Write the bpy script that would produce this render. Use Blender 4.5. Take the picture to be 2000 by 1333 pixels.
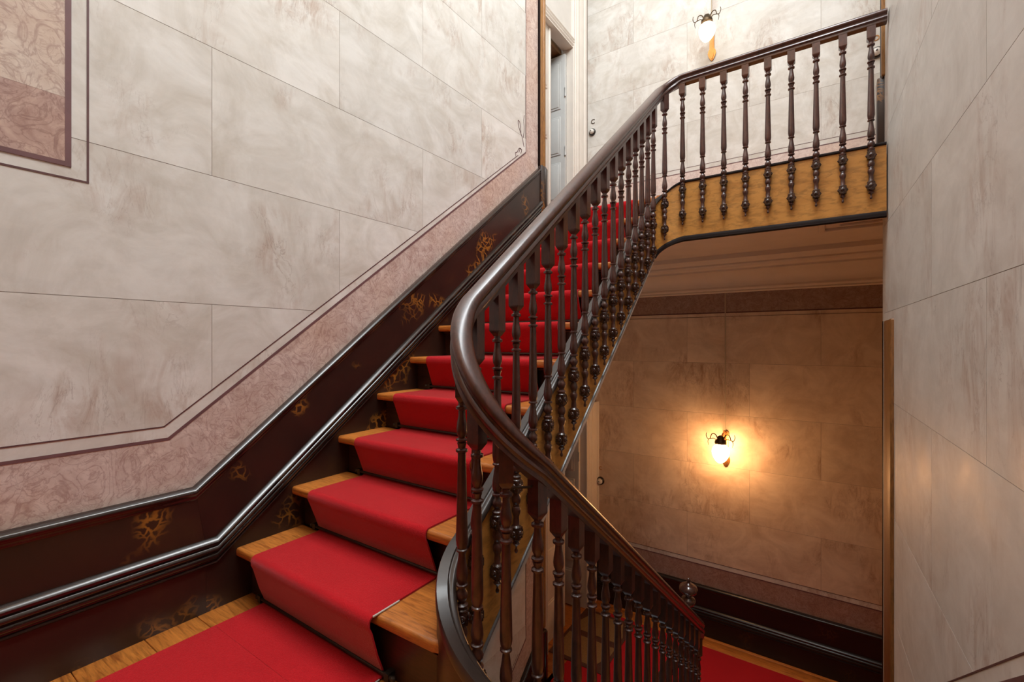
import bpy, bmesh, math, random
from mathutils import Vector, Matrix
random.seed(7)
for o in list(bpy.data.objects): bpy.data.objects.remove(o)
S = bpy.context.scene
C = S.collection
pi = math.pi

# ---------------------------------------------------------------- camera
EYE = 1.05
cd = bpy.data.cameras.new('camera'); cam = bpy.data.objects.new('camera', cd); C.objects.link(cam)
cd.lens = 16.0; cd.sensor_width = 36.0; cd.clip_start = 0.02
cam.location = (0, 0, EYE); cam.rotation_euler = (pi/2, 0, math.radians(34.24))
cd.shift_y = 0.00075
S.camera = cam
# ---------------------------------------------------------------- world, skylight, exposure
W = bpy.data.worlds.new('world'); S.world = W; W.use_nodes = True
W.node_tree.nodes['Background'].inputs[0].default_value = (0.86, 0.93, 1.0, 1)
W.node_tree.nodes['Background'].inputs[1].default_value = 0.6
def area(name, loc, rot, sx, sy, power, col):
    l = bpy.data.lights.new(name, 'AREA'); l.shape = 'RECTANGLE'; l.size = sx; l.size_y = sy
    l.energy = power; l.color = col
    o = bpy.data.objects.new(name, l); C.objects.link(o); o.location = loc; o.rotation_euler = rot
    return o
area('skylight_daylight', (-0.8, 1.3, 7.42), (0, 0, 0), 2.3, 2.6, 115, (0.925, 0.975, 1.0))
area('added_side_light', (0.27, 0.95, 5.45), (0, math.radians(68), 0), 2.3, 3.0, 265, (0.925, 0.975, 1.0))  # added side light from an unseen spot, brightens the left wall
vs = S.view_settings
vs.view_transform = 'Standard'; vs.look = 'None'; vs.gamma = 1.0; vs.use_curve_mapping = False
vs.exposure = 0.58

# ---------------------------------------------------------------- materials
MATS = {}
def newmat(name):
    m = bpy.data.materials.new(name); m.use_nodes = True; MATS[name] = m
    nt = m.node_tree; b = nt.nodes['Principled BSDF']
    return m, nt, b
def N(nt, typ, **kw):
    n = nt.nodes.new(typ)
    for k, v in kw.items():
        if k in ('operation', 'blend_type', 'data_type', 'feature', 'noise_dimensions', 'wave_type', 'bands_direction', 'distance', 'vector_type'):
            setattr(n, k, v)
        else:
            n.inputs[k].default_value = v
    return n
def L(nt, a, b): nt.links.new(a, b)
def coords(nt, scale=(1, 1, 1), rot=(0, 0, 0), rnd=True):
    tc = nt.nodes.new('ShaderNodeTexCoord')
    src = tc.outputs['Object']
    if rnd:
        oi = nt.nodes.new('ShaderNodeObjectInfo')
        mul = N(nt, 'ShaderNodeVectorMath', operation='MULTIPLY'); mul.inputs[1].default_value = (37.0, 53.0, 71.0)
        cmb = nt.nodes.new('ShaderNodeCombineXYZ')
        for i in range(3): L(nt, oi.outputs['Random'], cmb.inputs[i])
        L(nt, cmb.outputs[0], mul.inputs[0])
        add = N(nt, 'ShaderNodeVectorMath', operation='ADD'); L(nt, src, add.inputs[0]); L(nt, mul.outputs[0], add.inputs[1])
        src = add.outputs[0]
    mp = nt.nodes.new('ShaderNodeMapping'); mp.inputs['Scale'].default_value = scale; mp.inputs['Rotation'].default_value = rot
    L(nt, src, mp.inputs[0])
    return mp.outputs[0]
def noise(nt, vec, scale, detail=5, rough=.55, dist=0):
    n = N(nt, 'ShaderNodeTexNoise', Scale=scale, Detail=detail, Roughness=rough, Distortion=dist)
    L(nt, vec, n.inputs['Vector']); return n.outputs['Fac']
def ramp(nt, fac, stops):
    r = nt.nodes.new('ShaderNodeValToRGB'); e = r.color_ramp.elements
    while len(e) < len(stops): e.new(0.5)
    for el, (p, c) in zip(e, stops):
        el.position = p; el.color = (c[0], c[1], c[2], 1) if not isinstance(c, (int, float)) else (c, c, c, 1)
    L(nt, fac, r.inputs[0]); return r.outputs[0]
def mix(nt, fac, a, b, mode='MIX'):
    m = nt.nodes.new('ShaderNodeMix'); m.data_type = 'RGBA'; m.blend_type = mode
    for sock, v in ((m.inputs[0], fac), (m.inputs[6], a), (m.inputs[7], b)):
        if isinstance(v, (int, float)): sock.default_value = v
        elif isinstance(v, tuple): sock.default_value = (v[0], v[1], v[2], 1)
        else: L(nt, v, sock)
    return m.outputs[2]
def mathn(nt, op, a, b=None):
    m = nt.nodes.new('ShaderNodeMath'); m.operation = op
    for i, v in enumerate((a, b)):
        if v is None: continue
        if isinstance(v, (int, float)): m.inputs[i].default_value = v
        else: L(nt, v, m.inputs[i])
    return m.outputs[0]
def ridge(nt, fac, w):            # 1 on the 0.5 level set of a noise, falling to 0
    a = mathn(nt, 'ABSOLUTE', mathn(nt, 'SUBTRACT', fac, 0.5))
    return ramp(nt, a, [(0.0, 1.0), (w, 0.0)])
def bump(nt, b, h, strength=.1, dist=.01):
    bn = N(nt, 'ShaderNodeBump', Strength=strength, Distance=dist); L(nt, h, bn.inputs['Height']); L(nt, bn.outputs[0], b.inputs['Normal'])
def plain(name, col, rough=.5, metal=0, coat=0, nscale=0, namp=.15, spec=.5):
    m, nt, b = newmat(name)
    b.inputs['Base Color'].default_value = (*col, 1); b.inputs['Roughness'].default_value = rough
    b.inputs['Metallic'].default_value = metal; b.inputs['Coat Weight'].default_value = coat; b.inputs['Coat Roughness'].default_value = .12
    b.inputs['Specular IOR Level'].default_value = spec
    if nscale:
        v = coords(nt); f = noise(nt, v, nscale, 6)
        c = ramp(nt, f, [(.3, tuple(x*(1-namp) for x in col)), (.7, tuple(min(1, x*(1+namp)) for x in col))])
        L(nt, c, b.inputs['Base Color'])
    return m

def cream_marble(name, a, bcol, vein, rough=.32):
    m, nt, b = newmat(name)
    v = coords(nt, (1, 1, 1))
    vs_ = coords(nt, (2.2, 2.2, .8), (.35, .5, .0))
    base = ramp(nt, noise(nt, v, 3.4, 9, .66, 1.1), [(.30, bcol), (.62, a)])
    smudge = ramp(nt, noise(nt, coords(nt, (1, 1, 2.6), (.2, .1, 0)), 7, 6, .6, .6), [(.40, .88), (.60, 1.0)])
    base = mix(nt, .45, base, smudge, 'MULTIPLY')
    streak = ramp(nt, noise(nt, vs_, 5.5, 8, .68, 1.2), [(.45, 0.0), (.72, 1.0)])
    where = ramp(nt, noise(nt, v, 2.3, 3, .5, .3), [(.50, 0.0), (.64, 1.0)])
    fac = mathn(nt, 'MULTIPLY', streak, where)
    c1 = mix(nt, fac, base, vein)
    # fine hairline veins
    hl = ridge(nt, noise(nt, vs_, 2.4, 9, .62, 2.2), .012)
    c2 = mix(nt, mathn(nt, 'MULTIPLY', mathn(nt, 'MULTIPLY', hl, where), .42), c1, (vein[0]*.55, vein[1]*.5, vein[2]*.5))
    oi = nt.nodes.new('ShaderNodeObjectInfo')
    val = N(nt, 'ShaderNodeHueSaturation'); L(nt, mathn(nt, 'ADD', mathn(nt, 'MULTIPLY', oi.outputs['Random'], .10), .945), val.inputs['Value'])
    L(nt, c2, val.inputs['Color']); L(nt, val.outputs[0], b.inputs['Base Color'])
    r = ramp(nt, noise(nt, v, 5, 4), [(.3, rough-.06), (.7, rough+.12)]); L(nt, r, b.inputs['Roughness'])
    b.inputs['Specular IOR Level'].default_value = .3
    bump(nt, b, noise(nt, v, 26, 5), .06, .004)
    return m
def pink_marble(name, a, bcol, vein, scale=1.0):
    m, nt, b = newmat(name)
    v = coords(nt, (scale,)*3)
    base = ramp(nt, noise(nt, v, 7, 7, .62, 2.5), [(.30, bcol), (.50, tuple((x+y)/2 for x, y in zip(a, bcol))), (.68, a)])
    curl = ridge(nt, noise(nt, v, 9, 4, .5, 3.2), .045)
    curl2 = ridge(nt, noise(nt, v, 17, 5, .55, 2.0), .03)
    k = mathn(nt, 'MULTIPLY', mathn(nt, 'MAXIMUM', curl, mathn(nt, 'MULTIPLY', curl2, .6)), .5)
    c = mix(nt, k, base, vein)
    hue = ramp(nt, noise(nt, v, 2.2, 3), [(.42, (1, 1, 1)), (.7, (1.0, .90, .80))])
    c = mix(nt, .8, c, hue, 'MULTIPLY')
    L(nt, c, b.inputs['Base Color']); b.inputs['Roughness'].default_value = .4; b.inputs['Specular IOR Level'].default_value = .35
    return m
cream_marble('cream_marble', (.715, .70, .66), (.555, .52, .46), (.42, .315, .25))
cream_marble('hall_marble_lamplit', (.76, .625, .49), (.57, .43, .315), (.38, .235, .15))  # lamp's warm tint put into the lower hall wall colour
cream_marble('grey_marble', (.72, .705, .675), (.60, .575, .535), (.47, .38, .33), .46)
pink_marble('rose_marble', (.68, .575, .52), (.49, .365, .315), (.25, .12, .10))
pink_marble('rose_marble_lit', (.72, .63, .58), (.60, .48, .44), (.42, .29, .26))  # rose marble copy with the upper hall's brighter light put into its colour
pink_marble('rose_panel', (.64, .56, .49), (.49, .385, .325), (.25, .14, .12), .8)
pink_marble('rose_panel_dark', (.55, .43, .38), (.36, .24, .215), (.17, .08, .08), 1.1)
pink_marble('frieze_marble', (.42, .31, .26), (.29, .18, .15), (.17, .08, .07), 1.2)
plain('joint', (.27, .215, .175), .8, nscale=30)
plain('line_paint', (.10, .04, .04), .5, nscale=20)
plain('line_thick', (.15, .072, .075), .45, nscale=12)
plain('plaster', (.66, .62, .57), .6, nscale=6, namp=.05)
plain('ceiling_paint', (.76, .66, .57), .6, nscale=5, namp=.05)

def dark_skirt(name, k=1.0, ramt=.85, rough=.38):
    m, nt, b = newmat(name)
    v = coords(nt, rnd=True)
    base = ramp(nt, noise(nt, v, 3, 6, .6, .5), [(.3, (.013*k, .007*k, .005*k)), (.58, (.030*k, .012*k, .0075*k)), (.78, (.055*k, .026*k, .010*k))])
    vr = N(nt, 'ShaderNodeTexVoronoi', feature='DISTANCE_TO_EDGE', Scale=24.0)
    dv = N(nt, 'ShaderNodeVectorMath', operation='ADD')
    nz = N(nt, 'ShaderNodeTexNoise', Scale=9.0, Detail=4.0); L(nt, v, nz.inputs['Vector'])
    sc = N(nt, 'ShaderNodeVectorMath', operation='SCALE'); sc.inputs['Scale'].default_value = .13; L(nt, nz.outputs['Color'], sc.inputs[0])
    L(nt, v, dv.inputs[0]); L(nt, sc.outputs[0], dv.inputs[1]); L(nt, dv.outputs[0], vr.inputs['Vector'])
    vein = ramp(nt, vr.outputs['Distance'], [(.0, 1.0), (.06, .8), (.13, 0.0)])
    mask = ramp(nt, noise(nt, v, 4.2, 2, .4), [(.585, 0.0), (.68, 1.0)])
    c = mix(nt, mathn(nt, 'MULTIPLY', mathn(nt, 'MULTIPLY', vein, mask), ramt), base, (.36, .15, .02))
    L(nt, c, b.inputs['Base Color']); b.inputs['Roughness'].default_value = rough
    b.inputs['Coat Weight'].default_value = .15; b.inputs['Coat Roughness'].default_value = .2
    bump(nt, b, noise(nt, v, 60, 4), .05, .003)
dark_skirt('dark_skirt'); dark_skirt('black_skirt', .38, .12, .5)
plain('black_moulding', (.012, .008, .007), .34, coat=.1, nscale=18, namp=.3)
plain('string_cap_wood', (.034, .022, .018), .36, coat=.2, nscale=14, namp=.3)
plain('string_bead', (.045, .032, .027), .32, coat=.2)
plain('dark_moulding', (.024, .014, .011), .20, coat=.35, nscale=18, namp=.3)

def wood(name, a, bcol, stretch, rough, coat=.3, scale=1.0):
    m, nt, b = newmat(name)
    v = coords(nt, tuple(s*scale for s in stretch))
    g = noise(nt, v, 7, 8, .62, 1.6)
    g2 = noise(nt, v, 28, 6, .6, .6)
    c = ramp(nt, g, [(.30, bcol), (.46, tuple((x*2+y)/3 for x, y in zip(a, bcol))), (.68, a)])
    fine = ramp(nt, g2, [(.36, .58), (.54, 1.0)])
    c = mix(nt, .8, c, fine, 'MULTIPLY')
    oi = nt.nodes.new('ShaderNodeObjectInfo')
    val = N(nt, 'ShaderNodeHueSaturation'); L(nt, mathn(nt, 'ADD', mathn(nt, 'MULTIPLY', oi.outputs['Random'], .24), .86), val.inputs['Value'])
    L(nt, c, val.inputs['Color']); L(nt, val.outputs[0], b.inputs['Base Color'])
    b.inputs['Roughness'].default_value = rough; b.inputs['Coat Weight'].default_value = coat; b.inputs['Coat Roughness'].default_value = .2
    bump(nt, b, g2, .08, .003)
wood('pine', (.64, .215, .036), (.30, .080, .012), (.55, 6, 6), .42, .18)
wood('riser_wood', (.050, .018, .010), (.018, .007, .004), (.6, 6, 6), .4, .2)
wood('mahogany', (.078, .023, .016), (.030, .0095, .007), (3, 3, 1.2), .32, .45)
wood('mahogany_dark', (.050, .020, .014), (.022, .009, .007), (3, 3, 1.2), .26, .5)
wood('golden_paint', (.60, .275, .060), (.46, .19, .032), (.6, .6, 1.6), .42, .12)
wood('brown_trim', (.26, .105, .026), (.13, .05, .012), (5, 5, .8), .45, .1)
wood('golden_trim', (.40, .19, .050), (.24, .10, .022), (5, 5, .8), .42, .2)
plain('black_bead', (.012, .006, .005), .55, spec=.12)

def carpet():
    m, nt, b = newmat('red_carpet')
    v = coords(nt, rnd=False)
    f = noise(nt, v, 260, 3, .7); big = noise(nt, v, 5, 4)
    c = ramp(nt, f, [(.25, (.36, .006, .010)), (.75, (.54, .014, .020))])
    c = mix(nt, .35, c, ramp(nt, big, [(.3, (.75, .75, .75)), (.7, (1, 1, 1))]), 'MULTIPLY')
    L(nt, c, b.inputs['Base Color']); b.inputs['Roughness'].default_value = .95
    b.inputs['Specular IOR Level'].default_value = .1
    b.inputs['Sheen Weight'].default_value = .95; b.inputs['Sheen Roughness'].default_value = .32; b.inputs['Sheen Tint'].default_value = (1, .48, .48, 1)
    bump(nt, b, f, .5, .004)
carpet()
plain('carpet_backing', (.55, .50, .45), .9)
plain('rod_metal', (.055, .040, .030), .38, metal=.6)
plain('brass', (.46, .22, .075), .32, metal=1.0, nscale=30)
plain('bronze', (.10, .065, .035), .42, metal=.8, nscale=30)
plain('door_paint', (.70, .645, .575), .42, nscale=8, namp=.04)
plain('door_grey', (.52, .52, .50), .45, nscale=8, namp=.04)
plain('dark_interior', (.22, .12, .05), .7, nscale=4)
plain('bakelite', (.012, .008, .006), .25, coat=.4)
plain('porcelain', (.72, .69, .64), .18, coat=.5)
plain('cable', (.52, .44, .32), .6)
plain('finial_wood', (.070, .026, .018), .18, coat=.9)
plain('mat_tan', (.24, .135, .050), .95, nscale=80)
plain('mat_dark', (.085, .030, .016), .95, nscale=80)
m, nt, b = newmat('lit_glass')
b.inputs['Base Color'].default_value = (.9, .85, .75, 1); b.inputs['Roughness'].default_value = .3
b.inputs['Emission Color'].default_value = (1.0, .50, .20, 1); b.inputs['Emission Strength'].default_value = 50.0
m2 = m.copy(); m2.name = 'lit_glass_pale'; MATS['lit_glass_pale'] = m2
m2.node_tree.nodes['Principled BSDF'].inputs['Emission Color'].default_value = (1.0, .80, .58, 1)
m2.node_tree.nodes['Principled BSDF'].inputs['Emission Strength'].default_value = 1.9

# ---------------------------------------------------------------- mesh helpers
def setp(o, label=None, cat=None, group=None, kind=None):
    if label: o['label'] = label
    if cat: o['category'] = cat
    if group: o['group'] = group
    if kind: o['kind'] = kind
    return o
def parent(o, p):
    if p is not None:
        o.parent = p
        o.matrix_parent_inverse = Matrix.Translation(-Vector(p.location))
    return o
def obj(name, verts, faces, mat, par=None, smooth=False, fix=True):
    me = bpy.data.meshes.new(name); me.from_pydata([tuple(v) for v in verts], [], faces)
    if fix:
        bm = bmesh.new(); bm.from_mesh(me); bmesh.ops.remove_doubles(bm, verts=bm.verts, dist=1e-6)
        bmesh.ops.recalc_face_normals(bm, faces=bm.faces); bm.to_mesh(me); bm.free()
    me.materials.append(MATS[mat]); me.update()
    if smooth:
        for p in me.polygons: p.use_smooth = True
        try: me.set_sharp_from_angle(angle=math.radians(smooth if smooth is not True else 40))
        except Exception: pass
    o = bpy.data.objects.new(name, me); C.objects.link(o)
    return parent(o, par)
def empty(name, loc=(0, 0, 0)):
    o = bpy.data.objects.new(name, None); C.objects.link(o); o.location = loc; o.empty_display_size = .1
    return o
def box_geo(x0, x1, y0, y1, z0, z1):
    v = [(x, y, z) for z in (z0, z1) for y in (y0, y1) for x in (x0, x1)]
    f = [(0, 2, 3, 1), (4, 5, 7, 6), (0, 1, 5, 4), (2, 6, 7, 3), (0, 4, 6, 2), (1, 3, 7, 5)]
    return v, f
def box(name, x0, x1, y0, y1, z0, z1, mat, par=None, bev=0, seg=2):
    v, f = box_geo(x0, x1, y0, y1, z0, z1)
    o = obj(name, v, f, mat, par)
    if bev:
        bm = bmesh.new(); bm.from_mesh(o.data)
        bmesh.ops.bevel(bm, geom=list(bm.edges), offset=bev, segments=seg, affect='EDGES', profile=.5)
        bm.to_mesh(o.data); bm.free()
        for p in o.data.polygons: p.use_smooth = True
        o.data.set_sharp_from_angle(angle=math.radians(50))
    return o
def join_geo(parts):
    V, Fc = [], []
    for v, f in parts:
        n = len(V); V += list(v); Fc += [tuple(i+n for i in q) for q in f]
    return V, Fc
def clip(poly, planes):           # keep a*u + b*v <= c
    for a, b_, c in planes:
        out = []
        for i in range(len(poly)):
            p, q = poly[i], poly[(i+1) % len(poly)]
            dp, dq = a*p[0]+b_*p[1]-c, a*q[0]+b_*q[1]-c
            if dp <= 0: out.append(p)
            if dp*dq < 0:
                t = dp/(dp-dq); out.append((p[0]+t*(q[0]-p[0]), p[1]+t*(q[1]-p[1])))
        poly = out
        if len(poly) < 3: return []
    return poly
def slab_geo(poly, w0, w1, mp):
    n = len(poly)
    V = [mp(u, v, w0) for u, v in poly]+[mp(u, v, w1) for u, v in poly]
    Fc = [tuple(range(n)), tuple(range(2*n-1, n-1, -1))]+[(i, (i+1) % n, n+(i+1) % n, n+i) for i in range(n)]
    return V, Fc
def slab(name, poly, w0, w1, mp, mat, par=None):
    V, Fc = slab_geo(poly, w0, w1, mp)
    # origin at the middle of the piece so textures differ from piece to piece
    return obj(name, V, Fc, mat, par)
def strip_poly(pts, w):           # a thin line of width w along a 2D polyline, mitred
    res_l, res_r = [], []
    for i, p in enumerate(pts):
        p = Vector(p)
        d1 = (p-Vector(pts[i-1])).normalized() if i else None
        d2 = (Vector(pts[i+1])-p).normalized() if i < len(pts)-1 else None
        d = ((d1 or d2)+(d2 or d1)).normalized()
        nrm = Vector((-d.y, d.x)); k = 1/max(.3, (nrm.dot(Vector((-(d1 or d2).y, (d1 or d2).x)))))
        res_l.append(tuple(p+nrm*w/2*k)); res_r.append(tuple(p-nrm*w/2*k))
    return res_l, res_r
def line_on(name, pts, w, mp, mat, par, w0=.004, w1=.0052):
    l, r = strip_poly(pts, w); parts = []
    for i in range(len(pts)-1):
        parts.append(slab_geo([l[i], l[i+1], r[i+1], r[i]], w0, w1, mp))
    V, Fc = join_geo(parts)
    return obj(name, V, Fc, mat, par)
def moulding(name, pts, prof, mp, mat, par=None, smooth=45):   # vertical-section sweep on a wall plane
    V, Fc = [], []; n = len(prof)
    for (u, v) in pts:
        V += [mp(u, v+b_, a) for a, b_ in prof]
    for i in range(len(pts)-1):
        for j in range(n):
            k = (j+1) % n
            Fc.append((i*n+j, i*n+k, (i+1)*n+k, (i+1)*n+j))
    Fc += [tuple(range(n)), tuple((len(pts)-1)*n+j for j in reversed(range(n)))]
    return obj(name, V, Fc, mat, par, smooth=smooth)
def lathe_geo(prof, seg=14, org=(0, 0, 0)):
    V, Fc = [], []; n = len(prof)
    for r, z in prof:
        for s in range(seg):
            a = 2*pi*s/seg; V.append((org[0]+r*math.cos(a), org[1]+r*math.sin(a), org[2]+z))
    for i in range(n-1):
        for s in range(seg):
            t = (s+1) % seg
            Fc.append((i*seg+s, i*seg+t, (i+1)*seg+t, (i+1)*seg+s))
    Fc += [tuple(reversed(range(seg))), tuple((n-1)*seg+s for s in range(seg))]
    return V, Fc
def tube_geo(pts, r, seg=8, taper=None):
    V, Fc = [], []; pts = [Vector(p) for p in pts]; up = Vector((.13, .27, .95))
    for i, p in enumerate(pts):
        t = (pts[min(i+1, len(pts)-1)]-pts[max(i-1, 0)]).normalized()
        a = t.cross(up).normalized(); b_ = t.cross(a).normalized(); rr = r*(taper[i] if taper else 1)
        for s in range(seg):
            q = 2*pi*s/seg; V.append(p+a*rr*math.cos(q)+b_*rr*math.sin(q))
    for i in range(len(pts)-1):
        for s in range(seg):
            t = (s+1) % seg; Fc.append((i*seg+s, i*seg+t, (i+1)*seg+t, (i+1)*seg+s))
    Fc += [tuple(range(seg)), tuple((len(pts)-1)*seg+s for s in reversed(range(seg)))]
    return V, Fc
def sphere_geo(c, r, seg=10, rings=6, sq=(1, 1, 1)):
    V, Fc = lathe_geo([(max(1e-4, math.sin(pi*i/rings))*r, -math.cos(pi*i/rings)*r) for i in range(rings+1)], seg)
    return [(c[0]+x*sq[0], c[1]+y*sq[1], c[2]+z*sq[2]) for x, y, z in V], Fc
def bez(p, n=12):                 # Catmull-Rom through points
    P = [Vector(q) for q in p]; P = [P[0]*2-P[1]]+P+[P[-1]*2-P[-2]]; out = []
    for i in range(1, len(P)-2):
        for k in range(n):
            t = k/n; a, b_, c, d = P[i-1:i+3]
            out.append(.5*((2*b_)+(c-a)*t+(2*a-5*b_+4*c-d)*t*t+(3*b_-a-3*c+d)*t**3))
    out.append(P[-2]); return out

# ---------------------------------------------------------------- levels and planes (metres; half landing = 0)
ZU, ZL, DZ = 2.09, -1.88, -3.97          # upper floor, lower floor, storey
XL, YB = -2.0, 4.85
RIS, TRD, Y1, Z1 = .188, .2365, .90, .21  # first nosing of the flight going up
mpL = lambda u, v, w: (XL+w, u, v)
xr = lambda y: .30+.06*(3.3-y)/2.1
mpR = lambda u, v, w: (xr(u)-w, u, v)
mpB = lambda u, v, w: (u, YB-w, v)

def courses(par, umin, umax, zs, jA, jB, step, mp, mat, planes, gap=.0020, name='marble_block', skip=None):
    for i in range(len(zs)-1):
        j0 = jA if i % 2 == 0 else jB
        k0 = math.floor((umin-j0)/step)
        u = j0+k0*step
        while u < umax:
            g = gap/2
            a, b_ = max(u, umin), min(u+step, umax)
            if b_-a > .02:
                poly = [(a+g, zs[i]+g), (b_-g, zs[i]+g), (b_-g, zs[i+1]-g), (a+g, zs[i+1]-g)]
                poly = clip(poly, planes)
                if len(poly) >= 3: slab(name, poly, 0, .004, mp, mat, par)
            u += step

# ================================================================ LEFT WALL
wl = box('wall_left', -2.25, XL+.0030, -1.0, 3.40, -4.6, 7.4, 'joint'); setp(wl, 'pale painted marble wall beside the red-carpeted stairs', kind='structure')
SL5, SL6, SKS = .762, .775, .792
def left_storey(dz, low):
    zs = [.69, 1.198, 1.708, 2.217, 2.708, 3.22, 3.73, 4.24, 4.75, 5.26, 5.77, 6.28, 6.8, 7.4]
    if low: zs = [.18, .69, 1.198, 1.708, 2.217, 2.708, 3.22, 3.6]
    zs = [z+dz for z in zs]
    planes = [(0, -1, -(.738+dz)), (SL5, -1, -(.738+dz)+SL5*.662), (1, 0, 3.132)]
    if low: planes[0] = (0, 0, 1)
    uj = (.821, .245) if not low else (.245, .821)
    courses(wl, -1.0 if not low else 1.2, 3.132, zs, uj[0]-1.1525*2, uj[1]-1.1525*2, 1.1525, mpL, 'cream_marble', planes)
    top = 7.4 if not low else -.37
    s0 = -1.0
    L5 = [(s0, .738+dz), (.662, .738+dz), (3.02, .738+SL5*(3.02-.662)+dz)]
    L6 = [(s0, .691+dz), (.676, .691+dz), (3.135, .691+SL6*(3.135-.676)+dz), (3.135, top)]
    SK = [(s0, .489+dz), (.754, .489+dz), (3.301, .489+SKS*(3.301-.754)+dz)]
    if low:
        c = 1.3
        L5[:2] = [(c, .738+SL5*(c-.662)+dz)]; L6[:2] = [(c, .691+SL6*(c-.676)+dz)]; SK[:2] = [(c, .489+SKS*(c-.754)+dz)]
        slab('border_strip', [L6[0], L6[1], (3.132, .738+SL5*(3.132-.662)+dz), (c, .738+SL5*(c-.662)+dz)], 0, .0038, mpL, 'cream_marble', wl)
        slab('rose_band', [(c, SK[0][1]), SK[1], L6[1], L6[0]], 0, .004, mpL, 'rose_marble', wl)
        slab('rose_band', [SK[1], (3.35, SK[1][1]+.04), (3.35, top), (3.135, top), L6[1]], 0, .004, mpL, 'rose_marble', wl)
    else:
        slab('border_strip', [L6[0], L6[1], L5[1], L5[0]], 0, .0038, mpL, 'cream_marble', wl)
        slab('border_strip', [L6[1], L6[2], (3.132, .738+SL5*(3.132-.662)+dz), L5[1]], 0, .0038, mpL, 'cream_marble', wl)
        slab('rose_band', [SK[0], SK[1], L6[1], L6[0]], 0, .004, mpL, 'rose_marble', wl)
        slab('rose_band', [SK[1], SK[2], L6[2], L6[1]], 0, .004, mpL, 'rose_marble', wl)
        slab('rose_band', [SK[2], (3.35, SK[2][1]+.04), (3.35, top), (3.135, top), L6[2]], 0, .004, mpL, 'rose_marble', wl)
    line_on('thin_line', L5, .0042, mpL, 'line_paint', wl)
    line_on('border_line', L6[:-1], .0105, mpL, 'line_thick', wl)
    line_on('border_line', L6[-2:], .006, mpL, 'line_thick', wl)
left_storey(0, False); left_storey(DZ, True)
# framed panel at the landing end
pw = (.0042, .0062)
slab('marble_panel', [(-.9, 1.83), (.398, 1.83), (.398, 4.6), (-.9, 4.6)], pw[0], pw[1], mpL, 'rose_panel', wl)
slab('marble_panel', [(-.9, 1.62), (.398, 1.62), (.398, 1.8295), (-.9, 1.8295)], pw[0], pw[1], mpL, 'rose_panel_dark', wl)
line_on('panel_frame', [(-.9, 1.619), (.405, 1.619), (.405, 4.6)], .015, mpL, 'line_thick', wl, .0042, .0070)
line_on('panel_line', [(-.9, 1.574), (.4525, 1.574), (.4525, 4.6)], .0055, mpL, 'line_paint', wl, .0042, .0058)
# painted flourish in the upper corner of the border
def flourish(pts, w=.006):
    q = [(p.x, p.y) for p in bez([(a, b_, 0) for a, b_ in pts], 6)]
    line_on('painted_flourish', q, w, mpL, 'line_paint', wl, .0042, .0052)
cy0, cz0 = 3.105, 2.60
flourish([(cy0, cz0+.03), (cy0-.03, cz0+.10), (cy0-.075, cz0+.16), (cy0-.085, cz0+.21), (cy0-.06, cz0+.20), (cy0-.045, cz0+.13)], .007)
flourish([(cy0-.012, cz0+.10), (cy0+.002, cz0+.17), (cy0-.004, cz0+.24), (cy0+.004, cz0+.29)], .006)
flourish([(cy0-.03, cz0-.005), (cy0-.07, cz0-.005), (cy0-.10, cz0-.045), (cy0-.125, cz0-.06), (cy0-.115, cz0-.09)], .006)
flourish([(cy0-.05, cz0-.04), (cy0-.035, cz0-.01), (cy0-.055, cz0+.0), (cy0-.075, cz0-.04)], .005)

CAP = [(0, .004), (.022, .004), (.034, -.002), (.041, -.010), (.041, -.018), (.036, -.024), (.0335, -.030), (.0345, -.034), (.032, -.040), (.029, -.044), (.029, -.052), (0, -.052)]
MID = [(.020, .047), (.034, .046), (.046, .041), (.053, .031), (.051, .022), (.043, .017), (.046, .013), (.053, .008), (.0545, .001), (.050, -.006), (.041, -.010), (.038, -.015),
       (.043, -.020), (.045, -.028), (.042, -.036), (.035, -.040), (.034, -.045), (.039, -.048), (.040, -.053), (.036, -.058), (.020, -.059)]
def left_skirt(dz, low):
    bl = empty('baseboard_left', (XL, 1.0, dz)); setp(bl, kind='structure')
    bl['label'] = 'dark marbled skirting board rising with the red-carpeted flight' if not low else 'dark skirting board descending below the lower floor'
    s0 = -1.0
    if low:
        c = 1.3
        top = [(c, .489+SKS*(c-.754)+dz), (3.33, .489+SKS*(3.33-.754)+dz)]
        poly = [(c, top[0][1]-.75), (3.33, 1.85+dz), top[1], top[0]]
        mid = [(c, .238+.783*(c-.825)+dz), (3.33, .238+.783*(3.33-.825)+dz)]
        slab('board', poly, 0, .03, mpL, 'dark_skirt', bl)
    else:
        top = [(s0, .489+dz), (.754, .489+dz), (3.33, .489+SKS*(3.33-.754)+dz)]
        slab('board', [(s0, -.06+dz), (.79, -.06+dz), (.79, .24+dz), (.754, .489+dz), (s0, .489+dz)], 0, .03, mpL, 'dark_skirt', bl)
        slab('board', [(.7905, -.06+dz), (1.0, -.06+dz), (3.33, 1.80+dz), top[2], (.7545, .489+dz), (.7905, .24+dz)], 0, .03, mpL, 'dark_skirt', bl)
        mid = [(s0, .238+dz), (.825, .238+dz), (3.33, .238+.783*(3.33-.825)+dz)]
    moulding('cap_moulding', top, CAP, mpL, 'dark_moulding', bl)
    moulding('middle_moulding', mid, MID, mpL, 'dark_moulding', bl)
    zt = .489+SKS*(3.33-.754)+dz
    o = box('end_block', XL, XL+.045, 3.325, 3.405, ZU+dz-.02, zt+.02, 'dark_skirt', bl, .006)
    box('end_fillet', XL, XL+.052, 3.375, 3.41, ZU+dz-.02, zt+.005, 'dark_moulding', bl, .004)
left_skirt(0, False); left_skirt(DZ, True)
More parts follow.
